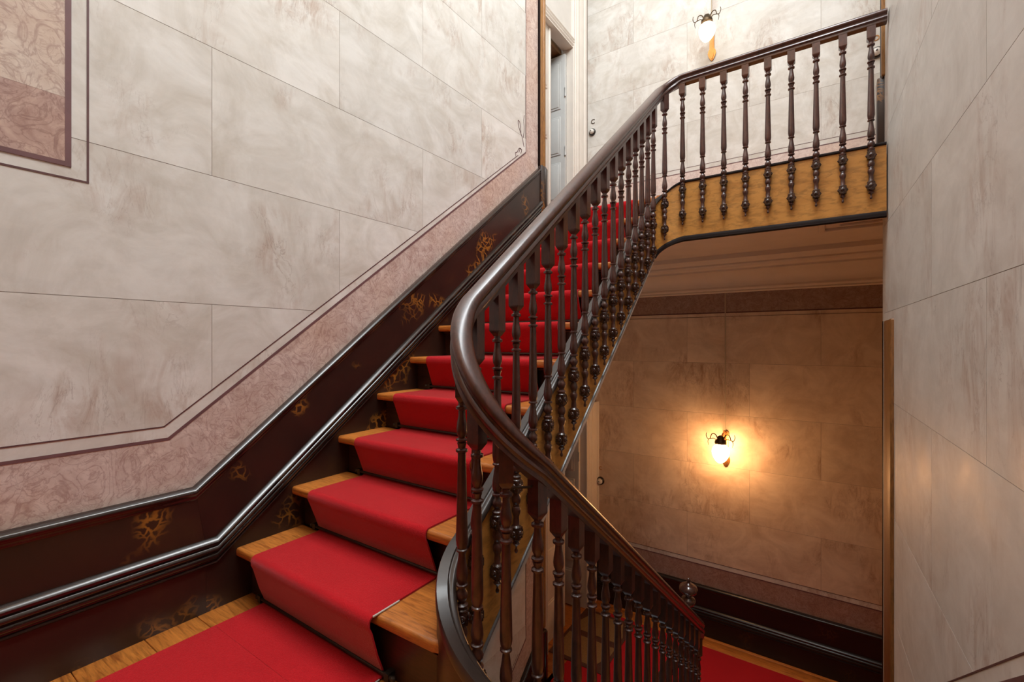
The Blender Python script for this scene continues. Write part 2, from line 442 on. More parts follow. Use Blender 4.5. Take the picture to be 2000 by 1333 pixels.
def corner_trim(name, x0, x1, y, z0, z1, side, label, tmat='golden_trim'):
    t = empty(name, (x0, y, z0)); setp(t, label, kind='structure')
    a, b_ = min(x0, x1), max(x0, x1); yend = 3.405
    if side > 0:
        box('strip', a, b_, y-.045, yend, z0, z1, tmat, t, .004)
        box('bead', a-.006, b_, y-.050, y-.020, z0, z1, tmat, t, .009, 3)
        box('fillet', a-.003, b_, yend-.03, yend+.008, z0, z1, 'black_bead', t, .003)
        return t
    box('strip', a, b_, y-.055, y+.03, z0, z1, 'golden_trim', t, .006)
    box('bead', a-(.008 if side > 0 else 0), b_+(.008 if side < 0 else 0), y+.002, y+.036, z0, z1, 'golden_trim', t, .01, 3)
    box('fillet', a, b_+(.005 if side < 0 else 0)-(0), y-.062, y-.052, z0, z1, 'black_bead', t, .003)
    return t
corner_trim('trim_1', XL-.01, XL+.020, 3.385, .489+SKS*(3.33-.754)+.02, 7.4, -1, 'golden brown wooden corner strip at the end of the left marble wall')
corner_trim('trim_2', XL-.01, XL+.020, 3.385, .489+SKS*(3.33-.754)+.02+DZ, 1.84, -1, 'golden brown wooden corner strip beside the lower white door')

# ================================================================ RIGHT WALL
V, Fc = slab_geo([(-1.0, -4.6), (3.40, -4.6), (3.40, 7.4), (-1.0, 7.4)], -.22, .0030, mpR)
wr = obj('wall_right', V, Fc, 'joint'); setp(wr, 'pale grey marble painted wall at the right', kind='structure')
zs = [-2.40, -1.89, -1.38, -.87, -.36, .15, .735, 1.213, 1.708, 2.217, 2.708, 3.22, 3.73, 4.24, 4.75, 5.26, 5.77, 6.28, 6.8, 7.4]
dn5 = lambda y: .545-.735*(y-1.19)
courses(wr, -1.0, 3.345, zs, 1.62-2.3, 1.05-2.3, 1.1525, mpR, 'grey_marble', [(-.735, -1, -(.545+.735*1.19))])
dn6 = lambda y: dn5(y)-.052
Y0r, Y1r = .9, 3.345
slab('border_strip', [(Y0r, dn6(Y0r)), (Y1r, dn6(Y1r)), (Y1r, dn5(Y1r)), (Y0r, dn5(Y0r))], 0, .0038, mpR, 'grey_marble', wr)
slab('rose_band', [(Y0r, dn6(Y0r)-.20), (Y1r, dn6(Y1r)-.20), (Y1r, dn6(Y1r)), (Y0r, dn6(Y0r))], 0, .004, mpR, 'rose_marble', wr)
slab('rose_band', [(-1.0, .489), (Y0r, .489), (Y0r, .735), (-1.0, .735)], 0, .004, mpR, 'rose_marble', wr)
line_on('thin_line', [(Y0r, dn5(Y0r)), (Y1r, dn5(Y1r))], .0042, mpR, 'line_paint', wr)
line_on('border_line', [(Y0r, dn6(Y0r)), (Y1r, dn6(Y1r))], .0105, mpR, 'line_thick', wr)
slab('edge_strip', [(3.3455, -2.2), (3.40, -2.2), (3.40, 7.4), (3.3455, 7.4)], 0, .004, mpR, 'grey_marble', wr)
br = empty('baseboard_right', (.34, 1.5, 0)); setp(br, 'dark skirting board falling with the flight going down', kind='structure')
slab('board', [(-1.0, -.05), (.8, -.05), (.9, -.3), (3.33, -2.15), (3.33, dn6(3.33)-.20), (.98, dn6(.98)-.20), (.95, .489), (-1.0, .489)], 0, .03, mpR, 'dark_skirt', br)
moulding('cap_moulding', [(-1.0, .489), (.95, .489), (.98, dn6(.98)-.2), (3.33, dn6(3.33)-.2)], CAP, mpR, 'dark_moulding', br)
moulding('middle_moulding', [(-1.0, .238), (.95, .238), (3.33, .238-.745*2.38)], MID, mpR, 'dark_moulding', br)
corner_trim('trim_3', .285, .315, 3.36, ZU+.47, 7.4, 1, 'golden brown wooden corner strip above the upper railing end')
t3 = box('baseboard_end', .262, .315, 3.33, 3.43, ZU, ZU+.47, 'dark_skirt', None, .006); setp(t3, 'dark marbled plinth at the foot of the upper right corner strip', kind='structure')
corner_trim('trim_4', .2945, .33, 3.06, ZL, 1.17, 1, 'brown wooden corner strip at the right end of the lower hall', 'brown_trim')

wn = empty('added_window_1', (.30, .95, 5.55)); setp(wn, 'added unseen window frame around the side light high on the right wall', kind='structure')  # out-of-view window frame, added to go with the side light
for y_ in (-.58, .44, 1.46, 2.48): box('added_window_post', xr(y_)-.05, xr(y_)-.004, y_-.035, y_+.035, 4.3, 6.85, 'door_paint', wn, .006)
for z_ in (4.3, 6.78):
    V, Fc = slab_geo([(-.615, z_), (2.515, z_), (2.515, z_+.07), (-.615, z_+.07)], .004, .06, mpR); obj('added_window_rail', V, Fc, 'door_paint', wn)

# ================================================================ BACK WALL, two storeys
wb = box('wall_back', -2.9, 1.05, YB-.0030, YB+.2, -2.1, 7.4, 'joint'); setp(wb, 'back wall of both halls, painted as marble blocks', kind='structure')
def back_storey(z0, top, low):
    x0, x1 = (-2.24, .95) if not low else (-2.14, .95)
    zs = [.738, 1.198, 1.708, 2.217, 2.72, 3.22, 3.73, 4.24, 4.75]
    zs = [z for z in [z0+q for q in zs] if z < top-.05]+[top]
    courses(wb, x0, x1, zs, -.006-1.13*2, -.568-1.13*2, 1.13, mpB, 'hall_marble_lamplit' if low else 'cream_marble', [])
    slab('border_strip', [(x0, z0+.691), (x1, z0+.691), (x1, z0+.7365), (x0, z0+.7365)], 0, .0038, mpB, 'cream_marble', wb)
    slab('rose_band', [(x0, z0+.48), (x1, z0+.48), (x1, z0+.69), (x0, z0+.69)], 0, .004, mpB, 'rose_marble_lit' if not low else 'frieze_marble', wb)
    line_on('thin_line', [(x0, z0+.738), (x1, z0+.738)], .004, mpB, 'line_paint', wb)
    line_on('border_line', [(x0, z0+.691), (x1, z0+.691)], .009, mpB, 'line_thick', wb)
    if low:
        slab('frieze_band', [(x0, 1.337), (x1, 1.337), (x1, 1.54), (x0, 1.54)], 0, .004, mpB, 'frieze_marble', wb)
        line_on('border_line', [(x0, 1.335), (x1, 1.335)], .011, mpB, 'line_paint', wb)
        line_on('thin_line', [(x0, 1.296), (x1, 1.296)], .004, mpB, 'line_paint', wb)
    bb = empty('baseboard_back', (0, YB, z0)); setp(bb, kind='structure')
    bb['label'] = 'black skirting board along the lower hall back wall' if low else 'dark skirting board behind the upper railing'
    slab('board', [(x0, z0-.03), (x1, z0-.03), (x1, z0+.489), (x0, z0+.489)], 0, .03, mpB, 'black_skirt' if low else 'dark_skirt', bb)
    moulding('cap_moulding', [(x0, z0+.489), (x1, z0+.489)], CAP, mpB, 'black_moulding' if low else 'dark_moulding', bb)
    moulding('middle_moulding', [(x0, z0+.238), (x1, z0+.238)], MID, mpB, 'black_moulding' if low else 'dark_moulding', bb)
back_storey(ZU, 7.4, False); back_storey(ZL, 1.335, True)
# cornice of the lower hall
tc = empty('trim_5', (0, YB, 1.53)); setp(tc, 'moulded cornice under the lower hall ceiling', kind='structure')
cv = [(0, 1.527), (.014, 1.527), (.022, 1.536), (.016, 1.548), (.030, 1.552), (.038, 1.566), (.032, 1.584)]
cv += [(.036+.19*(1-math.cos(a)), 1.588+.118*math.sin(a)) for a in [i*pi/2/8 for i in range(9)]]
cv += [(.245, 1.706), (.247, 1.722), (.262, 1.732), (.300, 1.738), (.312, 1.752), (.312, 1.766), (.345, 1.790), (.375, 1.800), (.375, 1.85), (0, 1.85)]
moulding('cornice', [(-2.3, 0), (.95, 0)], cv, mpB, 'ceiling_paint', tc, smooth=30)

# ================================================================ ceilings, slabs, side and rear walls
fu = empty('floor_upper', (0, 4, ZU)); setp(fu, 'upper hall floor behind the railing', kind='structure')
box('slab', -.972, .95, 3.262, YB, 1.90, ZU-.028, 'ceiling_paint', fu)
box('slab', -2.3, -.9725, 3.42, YB, 1.90, ZU-.028, 'ceiling_paint', fu)
for i in range(11):
    box('floor_board', -2.25 if i > 1 else -.972, .95, 3.255+i*.145, 3.2535+(i+1)*.145, ZU-.026, ZU, 'pine', fu, .0012, 1)
ce = box('ceiling_lower', -2.3, .95, 3.258, YB, 1.84, 1.898, 'ceiling_paint'); setp(ce, 'ceiling of the lower hall', kind='structure')
box('ceiling_moulding', .02, .94, 3.86, 3.90, 1.818, 1.842, 'ceiling_paint', ce, .006)
box('ceiling_moulding', -.02, .018, 3.40, 3.90, 1.818, 1.842, 'ceiling_paint', ce, .006)
box('ceiling_moulding', .10, .94, 3.76, 3.78, 1.822, 1.842, 'ceiling_paint', ce, .006)
cu = empty('ceiling', (-.8, 2, 7.4)); setp(cu, 'top ceiling around the skylight opening', kind='structure')
for i, q in enumerate([(-2.9, -1.95, -1.1, 5.05), (.35, 1.0, -1.1, 5.05), (-1.95, .35, -1.1, 0.), (-1.95, .35, 2.6, 5.05)]):
    box('ceiling_panel', q[0], q[1], q[2], q[3], 7.4, 7.5, 'plaster', cu)
wrr = box('wall_rear', -2.25, .60, -1.2, -1.0, -4.6, 7.4, 'golden_trim'); setp(wrr, 'rear wall of the half landing', kind='structure')
wsd = box('wall_hall_right', .95, 1.05, 3.2, 5.05, -2.1, 7.4, 'plaster'); setp(wsd, 'right end wall of the halls', kind='structure')
wfr = box('wall_hall_front', .52, .95, 3.20, 3.40, -2.1, 7.4, 'plaster'); setp(wfr, 'front wall of the right hall recess', kind='structure')
flo = empty('floor_lower', (0, 4, ZL)); setp(flo, 'orange pine floor of the lower hall', kind='structure')
for i in range(12):
    box('floor_board', -2.25, .95, 3.245+i*.14, 3.2435+(i+1)*.14 if i < 11 else YB, ZL-.03, ZL, 'pine', flo, .0012, 1)
fl = empty('floor', (-1, 0, 0)); setp(fl, 'orange pine boards of the half landing', kind='structure')
ys = [-1.0, -.82, -.64, -.47, -.30, -.13, .04, .225, .407, .597, .76, .97]
for a, b_ in zip(ys, ys[1:]):
    box('floor_board', -1.985, xr(a)-.02, a+.0012, b_-.0012, -.03, 0, 'pine', fl, .0015, 1)
fb = box('floor_under', -2.0, .4, -1.0, .99, -.20, -.032, 'plaster'); setp(fb, 'underside of the half landing', kind='structure')

# ================================================================ railing path
UC = (-.7725, 1.1); UR = .1275
BC = (-.77, 3.05); BR = .13
def rail_C(y): return 1.383+.784*(y-1.322)
def strip_C(y): return .26+.795*(y-.9)
def bot_C(y): return min(1.75, .203+.855*(y-1.386))
def rail_E(y): return .73-.735*(y-1.1)
def strip_E(y): return .0-.752*(y-1.1)
def herm(a, b_, ma, mb, t):
    return a*(2*t**3-3*t*t+1)+ma*(t**3-2*t*t+t)+b_*(-2*t**3+3*t*t)+mb*(t**3-t*t)
def seg_A(x): return dict(p=(x, 3.18), n=(0, 1), rail=2.853, strip=2.14, bot=1.75)
def seg_B(t):
    a = math.radians(90+90*t); al = BR*pi/2
    return dict(p=(BC[0]+BR*math.cos(a), BC[1]+BR*math.sin(a)), n=(math.cos(a), math.sin(a)),
                rail=herm(2.853, rail_C(3.05), 0, -.784*al, t), strip=herm(2.14, strip_C(3.05), 0, -.795*al, t),
                bot=herm(1.75, .203+.855*(3.05-1.386), -.02, -.855*al, t))
def seg_C(y): return dict(p=(-.9, y), n=(-1, 0), rail=rail_C(y), strip=strip_C(y), bot=.203+.855*(y-1.386))
def seg_D(t):
    a = math.radians(180+180*t); al = UR*pi
    return dict(p=(UC[0]+UR*math.cos(a), UC[1]+UR*math.sin(a)), n=(math.cos(a), math.sin(a)),
                rail=herm(rail_C(1.1), rail_E(1.1), -.30, -.35, t)-.012*math.sin(pi*t), strip=herm(strip_C(1.1), strip_E(1.1), -.795*al, -.752*al, t),
                bot=herm(.203+.855*(1.1-1.386), -.40, -.3, -.3, t))
def seg_E(y): return dict(p=(-.645, y), n=(1, 0), rail=rail_E(y), strip=strip_E(y), bot=-.40-.752*(y-1.1))
def seg_F(t):
    a = math.radians(180*t); al = UR*pi
    return dict(p=(UC[0]+UR*math.cos(a), BC[1]+UR*math.sin(a)), n=(math.cos(a), math.sin(a)),
                rail=herm(rail_E(3.05), rail_C(3.05)+DZ, -.3, -.3, t), strip=herm(strip_E(3.05), strip_C(3.05)+DZ, -.3, -.3, t),
                bot=herm(-.40-.752*1.95, .203+.855*(3.05-1.386)+DZ, -.3, -.3, t))
def seg_G(y):
    d = seg_C(y); return dict(p=d['p'], n=d['n'], rail=d['rail']+DZ, strip=d['strip']+DZ, bot=d['bot']+DZ)
pathA = [seg_A(.292-i*(1.062/8)) for i in range(8)]
pathB = [seg_B(i/12) for i in range(13)]
pathC = [seg_C(3.05-i*1.95/14) for i in range(1, 14)]
pathD = [seg_D(i/32) for i in range(33)]
pathE = [seg_E(1.1+i*1.95/14) for i in range(1, 14)]
pathF = [seg_F(i/20) for i in range(21)]
pathG = [seg_G(3.05-i*.1) for i in range(1, 12)]
FULL = pathA+pathB+pathC+pathD+pathE+pathF+pathG

def ribbon(name, path, o0, o1, topf, botf, mat, par, smooth=40):
    V, Fc = [], []
    for d in path:
        for o_, z in ((o0, botf(d)), (o1, botf(d)), (o1, topf(d)), (o0, topf(d))):
            V.append((d['p'][0]+d['n'][0]*o_, d['p'][1]+d['n'][1]*o_, z))
    for i in range(len(path)-1):
        for j in range(4):
            k = (j+1) % 4; Fc.append((i*4+j, i*4+k, (i+1)*4+k, (i+1)*4+j))
    e = (len(path)-1)*4
    Fc += [(0, 1, 2, 3), (e+3, e+2, e+1, e)]
    return obj(name, V, Fc, mat, par, smooth=smooth)
def prof_ribbon(name, path, prof, zf, mat, par, smooth=40):
    V, Fc = [], []; n = len(prof)
    for d in path:
        for o_, b_ in prof:
            V.append((d['p'][0]+d['n'][0]*o_, d['p'][1]+d['n'][1]*o_, zf(d)+b_))
    for i in range(len(path)-1):
        for j in range(n):
            k = (j+1) % n; Fc.append((i*n+j, i*n+k, (i+1)*n+k, (i+1)*n+j))
    Fc += [tuple(range(n)), tuple((len(path)-1)*n+j for j in reversed(range(n)))]
    return obj(name, V, Fc, mat, par, smooth=smooth)

# ================================================================ STAIRCASE
st = empty('staircase', (-1.4, 1.0, 0)); setp(st, 'wooden staircase with pine treads, dark risers and golden outer string', 'staircase')
XI = -.9725                                   # inner face of the outer string
def tread(poly, zt, th, par, name='tread', frontmin=True):
    V = [(x, y, zt-th) for x, y in poly]+[(x, y, zt) for x, y in poly]; n = len(poly)
    Fc = [tuple(reversed(range(n))), tuple(range(n, 2*n))]+[(i, (i+1) % n, n+(i+1) % n, n+i) for i in range(n)]
    o = obj(name, V, Fc, 'pine', par)
    bm = bmesh.new(); bm.from_mesh(o.data)
    yf = min(p[1] for p in poly) if frontmin else max(p[1] for p in poly)
    es = [e for e in bm.edges if abs(e.verts[0].co.z-e.verts[1].co.z) < 1e-5 and all(abs(q.co.y-yf) < .045 for q in e.verts)]
    bmesh.ops.bevel(bm, geom=es, offset=.011, segments=3, affect='EDGES', profile=.5)
    bm.to_mesh(o.data); bm.free()
    for p in o.data.polygons: p.use_smooth = True
    o.data.set_sharp_from_angle(angle=math.radians(35))
    return o
def nose(k): return Y1+TRD*k, Z1+RIS*k
arc = []
for q in range(12):
    a = math.radians(180+62*q/11); R = UR+.0725
    arc.append((UC[0]+R*math.cos(a), UC[1]+R*math.sin(a)))
for dz, ks in ((0, range(0, 11)), (DZ, range(6, 11))):
    for k in ks:
        y, z = nose(k)
        if k == 0:
            cx = arc[-1]
            front = [(-1.97, y), (cx[0]-.040, y+.026), (cx[0]-.018, y+.033), (cx[0]-.006, y+.044)]
            poly = front+list(reversed(arc[:-1]))+[(XI, y+TRD+.05), (-1.97, y+TRD+.05)]
        elif k == 10:
            poly = [(-1.97, y), (-.9745, y), (-.9745, y+.278), (-1.97, y+.278)]
        else:
            poly = [(-1.97, y), (XI, y), (XI, y+TRD+.05), (-1.97, y+TRD+.05)]
        tread(poly, z+dz, .036, st)
        zb = (Z1+RIS*(k-1) if k else -.02)+dz
        x1 = XI if k else -.895
        box('riser', -1.97, x1, y+.062, y+.080, zb, z+dz-.036, 'riser_wood', st)
        box('scotia', -1.97, x1-.004, y+.042, y+.0625, z+dz-.050, z+dz-.0362, 'riser_wood', st, .006)
# flight going down on the right
for k in range(1, 11):
    y = 1.0+.25*k; z = -RIS*k
    if k < 10:
        x1 = xr(y)-.03
        tread([(-.5725, y), (-.5725, y-.30), (x1, y-.30), (x1, y)], z, .036, st, 'tread', False)
    box('riser', -.5725, xr(y)-.03, y-.30+.03, y-.30+.048, z if k < 10 else ZL, z+RIS-.036, 'riser_wood', st)
tread([(-.5725, 1.0), (-.62, .96), (-.62, .972), (xr(1)-.03, .972), (xr(1)-.03, 1.0)], 0, .036, st, 'landing_nosing')
# outer string, in the lengths it is made of
top = lambda d: d['strip']-.010
bot = lambda d: d['bot']
segs = [('string_board', pathA+pathB[:1]), ('string_board', pathB), ('string_board', pathB[-1:]+pathC+pathD[:1]), ('string_board', pathD), ('string_board', pathD[-1:]+pathE+pathF[:1]), ('string_board', pathF+pathG)]
for nm, p in segs:
    p = list(p)
    ribbon(nm, p, .0225, .046, top, bot, 'golden_paint', st)
    ribbon('string_back', p, .0462, .0725, top, bot, 'riser_wood', st)
CAPP = [(.0745, -.030), (.0765, -.022), (.0765, .002), (.073, .010), (.042, .010), (.039, .004), (.033, .003), (.028, .006), (.020, .002), (.015, -.008), (.016, -.020), (.022, -.030)]
THIN = [(.0745, -.014), (.0745, .0), (.040, .002), (.018, .002), (.014, -.004), (.016, -.012), (.022, -.014)]
prof_ribbon('string_cap', pathA+pathB, THIN, lambda d: d['strip'], 'black_bead', st, 50)
prof_ribbon('string_cap', pathB[-1:]+pathC+pathD+pathE+pathF+pathG, CAPP, lambda d: d['strip'], 'string_cap_wood', st, 50)
BEAD = [(.012, -.004), (.012, .010), (.017, .016), (.030, .017), (.030, -.020), (.016, -.020), (.010, -.014)]
prof_ribbon('string_bottom_bead', pathA+pathB, BEAD, bot, 'black_bead', st, 50)
BEAD2 = [(.015, -.002), (.013, .005), (.017, .010), (.030, .011), (.030, -.008), (.018, -.008)]
prof_ribbon('string_bottom_bead', pathB[-1:]+pathC+pathD+pathE+pathF+pathG, BEAD2, bot, 'string_bead', st, 50)
# plastered soffit of the upper flight
V = [(-1.99, 1.0, -.15), (-.93, 1.0, -.15), (-.93, 3.25, 1.79), (-1.99, 3.25, 1.79), (-1.99, 1.0, -.19), (-.93, 1.0, -.19), (-.93, 3.25, 1.75), (-1.99, 3.25, 1.75)]
obj('soffit', V, [(0, 1, 2, 3), (4, 7, 6, 5), (0, 4, 5, 1), (1, 5, 6, 2), (2, 6, 7, 3), (3, 7, 4, 0)], 'plaster', st)

# ================================================================ RAILING: handrail and balusters
rl = empty('stair_railing', (-.9, 1.1, 0)); setp(rl, 'dark mahogany handrail on turned balusters winding along the stairs', 'railing')
half = [(0, 0), (.013, -.001), (.024, -.006), (.031, -.014), (.033, -.022), (.030, -.030), (.024, -.034), (.0225, -.040), (.027, -.044), (.029, -.052), (.026, -.058), (.021, -.061), (.021, -.072)]
RP = half+[(-a, b_) for a, b_ in reversed(half[1:])]
def handrail(path):
    P = [Vector((d['p'][0], d['p'][1], d['rail'])) for d in path]
    # light smoothing of the heights where segments meet
    for _ in range(2):
        zz = [p.z for p in P]
        for i in range(1, len(P)-1):
            l0 = (P[i].xy-P[i-1].xy).length; l1 = (P[i+1].xy-P[i].xy).length
            lin = (zz[i-1]*l1+zz[i+1]*l0)/(l0+l1); P[i].z = zz[i]*.5+lin*.5
    V, Fc = [], []; n = len(RP)
    for i, (d, p) in enumerate(zip(path, P)):
        t = (P[min(i+1, len(P)-1)]-P[max(i-1, 0)]).normalized()
        nr = Vector((d['n'][0], d['n'][1], 0)); t2 = (t-nr*t.dot(nr)).normalized()
        up = nr.cross(t2); up = up if up.z > 0 else -up
        for a, b_ in RP: V.append(p+nr*a+up*b_)
    for i in range(len(path)-1):
        for j in range(n):
            k = (j+1) % n; Fc.append((i*n+j, i*n+k, (i+1)*n+k, (i+1)*n+j))
    Fc += [tuple(range(n)), tuple((len(path)-1)*n+j for j in reversed(range(n)))]
    return obj('handrail', V, Fc, 'mahogany', rl, smooth=38)
handrail(FULL)
TURN = [(.0005, 0), (.004, .001), (.0065, .006), (.0065, .011), (.0035, .017), (.0035, .022), (.006, .028), (.012, .032), (.0135, .036), (.010, .041), (.007, .046), (.010, .050), (.017, .056),
        (.019, .073), (.017, .092), (.012, .100), (.0115, .118), (.010, .130), (.014, .142), (.0165, .152), (.015, .162), (.011, .168), (.0125, .171), (.011, .175), (.0150, .181), (.0172, .192), (.015, .203), (.0105, .212), (.012, .219),
        (.017, .224), (.019, .240), (.017, .258), (.0155, .266), (.018, .270), (.018, .275), (.011, .280), (.010, .285), (.0155, .292), (.018, .302), (.0155, .312), (.010, .319), (.009, .326), (.0175, .329), (.0175, .3345), (.012, .3375),
        (.0155, .345), (.0178, .358), (.0165, .376), (.0125, .400), (.0100, .420), (.010, .428), (.0165, .431), (.0165, .4355), (.0125, .4385), (.0155, .447), (.0175, .462), (.0170, .490), (.0118, .714), (.0118, .717), (.0175, .720),
        (.0175, .726), (.0105, .730), (.0120, .738), (.0145, .746), (.0105, .749), (.0175, .752), (.0175, .757), (.0105, .760), (.0105, .764), (.0150, .774), (.0162, .786), (.0145, .802), (.0105, .825), (.0100, .840), (.0175, .844), (.0175, .851),
        (.0110, .855), (.0105, .862)]
turn_cache = {}
def boss_mesh():
    parts = []
    V, Fc = box_geo(-.0165, .0165, -.0165, .0165, -.020, .020); parts.append((V, Fc))
    parts.append(box_geo(-.0182, .0182, -.0182, .0182, -.012, .012))
    parts.append(lathe_geo([(.013, -.027), (.019, -.021), (.019, -.018), (.014, -.014), (.014, .014), (.019, .018), (.019, .022), (.013, .028)], 12))
    for ax, s in ((0, 1), (0, -1), (1, 1), (1, -1)):
        c = [0, 0, 0]; c[ax] = .0185*s; sq = [1, 1, 1]; sq[ax] = .75
        sq[ax] = .5; parts.append(sphere_geo(c, .0110, 10, 6, sq))
        c2 = [0, 0, 0]; c2[ax] = .0225*s
        parts.append(sphere_geo(c2, .0042, 6, 4))
    V, Fc = join_geo(parts)
    me = bpy.data.meshes.new('carved_boss'); me.from_pydata(V, [], Fc); me.materials.append(MATS['mahogany_dark']); me.update()
    for p in me.polygons: p.use_smooth = True
    me.set_sharp_from_angle(angle=math.radians(35))
    return me
BOSS = boss_mesh()
def bal_mesh(h, mat):
    h = round(h, 2)
    if (h, mat) in turn_cache: return turn_cache[(h, mat)]
    V, Fc = lathe_geo(TURN, 14)
    s = .0195
    sq = [[(x*k, y*k, z) for x, y in ((-1, -1), (1, -1), (1, 1), (-1, 1))] for k, z in ((.009, .862), (.0125, .868), (s, .880), (s, .884), (s, h))]
    bv = [p for r in sq for p in r]; bf = [(0, 3, 2, 1), (16, 17, 18, 19)]
    for i in range(4):
        for j in range(4):
            k = (j+1) % 4; bf.append((i*4+j, i*4+k, i*4+4+k, i*4+4+j))
    V, Fc = join_geo([(V, Fc), (bv, bf)])
    me = bpy.data.meshes.new('baluster'); me.from_pydata([tuple(v) for v in V], [], Fc); me.materials.append(MATS[mat]); me.update()
    for p in me.polygons: p.use_smooth = True
    me.set_sharp_from_angle(angle=math.radians(42))
    turn_cache[(h, mat)] = me
    return me
def baluster(d, mat='mahogany', drop=.32):
    zt = d['strip']-drop; h = d['rail']-.048-zt
    o = bpy.data.objects.new('baluster', bal_mesh(h, mat)); C.objects.link(o)
    o.location = (d['p'][0], d['p'][1], zt); o.rotation_euler = (0, 0, math.atan2(d['n'][1], d['n'][0])); parent(o, rl)
    for zb in (.073, .240):
        b_ = bpy.data.objects.new('carved_boss', BOSS); C.objects.link(b_); b_.parent = o; b_.location = (0, 0, zb)
    return o
for x in (.224, .098, -.027, -.150, -.272, -.395, -.520, -.648, -.775): baluster(seg_A(x), drop=.305)
baluster(seg_B(.62), drop=.31)
for i in range(17): baluster(seg_C(2.945-.114*i))
for ph in (222, 268, 306): baluster(seg_D((ph-180)/180.))
baluster(seg_D(.94))
for i in range(16): baluster(seg_E(1.193+.1185*i))
for t in (.15, .5, .85): baluster(seg_F(t))
for i in range(6): baluster(seg_G(2.945-.118*i))
# thin iron tie between two balusters
V, Fc = tube_geo([(-.71, .985, .66), (-.655, 1.05, .655), (-.645, 1.19, .655)], .0035, 6)
obj('iron_tie', V, Fc, 'rod_metal', rl, smooth=60)

# newel with turned finial on the lower hall floor
nw = empty('newel_post', (-.768, 3.31, ZL)); setp(nw, 'turned wooden newel with a flattened ball finial at the foot of the railing', 'newel')
h = -.67-ZL
V, Fc = lathe_geo([(.045, 0), (.045, .12), (.035, .14), (.03, .2), (.042, .5), (.030, .9), (.04, .93), (.026, .98), (.022, h-.10)], 18, (-.768, 3.31, ZL)); obj('shaft', V, Fc, 'mahogany_dark', nw, smooth=40)
V, Fc = lathe_geo([(.018, h-.125), (.040, h-.105), (.050, h-.085), (.044, h-.066), (.022, h-.055), (.018, h-.045), (.035, h-.038), (.058, h-.018), (.062, h), (.056, h+.018), (.036, h+.032), (.014, h+.040), (.010, h+.052), (.015, h+.060), (.011, h+.072), (.001, h+.078)], 22, (-.768, 3.31, ZL))
obj('finial', V, Fc, 'finial_wood', nw, smooth=60)

# ================================================================ CARPETS AND RODS
CX0, CX1 = -1.832, -1.128
def ribbon_carpet(name, prof, x0, x1, th, mat='red_carpet', par=None):
    P = [Vector(p) for p in prof]; top, botm = [], []
    for i, p in enumerate(P):
        t = (P[min(i+1, len(P)-1)]-P[max(i-1, 0)]).normalized(); nr = Vector((-t.y, t.x))
        top.append(p+nr*th*min(1, .12+i/3.5)); botm.append(p)
    V, Fc = [], []; n = len(P)
    nx = 8
    for j in range(nx+1):
        x = x0+(x1-x0)*j/nx
        V += [(x, q.x, q.y) for q in top]
    for j in range(nx):
        for i in range(n-1): Fc.append((j*n+i, j*n+i+1, (j+1)*n+i+1, (j+1)*n+i))
    b0 = len(V)
    V += [(x0, q.x, q.y) for q in botm]+[(x1, q.x, q.y) for q in botm]
    for i in range(n-1):
        Fc.append((i, b0+i, b0+i+1, i+1)); Fc.append((nx*n+i, nx*n+i+1, b0+n+i+1, b0+n+i)); Fc.append((b0+i, b0+n+i, b0+n+i+1, b0+i+1))
    for e in (0, n-1): Fc.append(tuple(j*n+e for j in range(nx+1))+(b0+n+e, b0+e))
    return obj(name, V, Fc, mat, par, smooth=60)
prof = [(.768, .0066), (.79, .0066), (.83, .0066), (.88, .0066), (.94, .0068)]
for k in range(0, 11):
    y, z = nose(k)
    base = (Z1+RIS*(k-1) if k else 0)
    prof += [(y+.056, base+.012), (y+.050, base+.020), (y+.026, base+.085), (y+.004, z-.046), (y-.0045, z-.028), (y-.005, z-.012), (y-.002, z-.004), (y+.006, z+.0005), (y+.016, z+.001)]
    if k < 10: prof += [(y+.12, z+.001), (y+TRD+.035, z+.001)]
    else: prof += [(y+.3, z+.001), (y+.55, z+.001)]
cr = ribbon_carpet('carpet_runner', prof, CX0, CX1, .006); setp(cr, 'red stair carpet running up the middle of the flight', 'carpet')
box('frayed_edge', CX1-.002, CX1+.0035, .905, 1.01, Z1+.0008, Z1+.0065, 'carpet_backing', cr, .001, 1)
box('frayed_edge', CX1-.002, CX1+.0035, .78, .93, .0062, .0105, 'carpet_backing', cr, .001, 1)
def flat_carpet(name, poly, z, th, mat, label, cat='carpet'):
    o = slab(name, poly, z, z+th, lambda u, v, w: (u, v, w), mat); setp(o, label, cat); return o
flat_carpet('landing_carpet', [(CX0-.012, .94), (CX0-.012, -.9), (-.05, -.9), (-.05, -.2), (CX1-.012, -.05), (CX1-.012, .94)], .0003, .006, 'red_carpet', 'red carpet lying on the half landing at the foot of the flight')
flat_carpet('hall_carpet', [(-1.93, 3.42), (.9, 3.42), (.9, 4.645), (-1.93, 4.645)], ZL+.0003, .006, 'red_carpet', 'red carpet covering the lower hall floor')
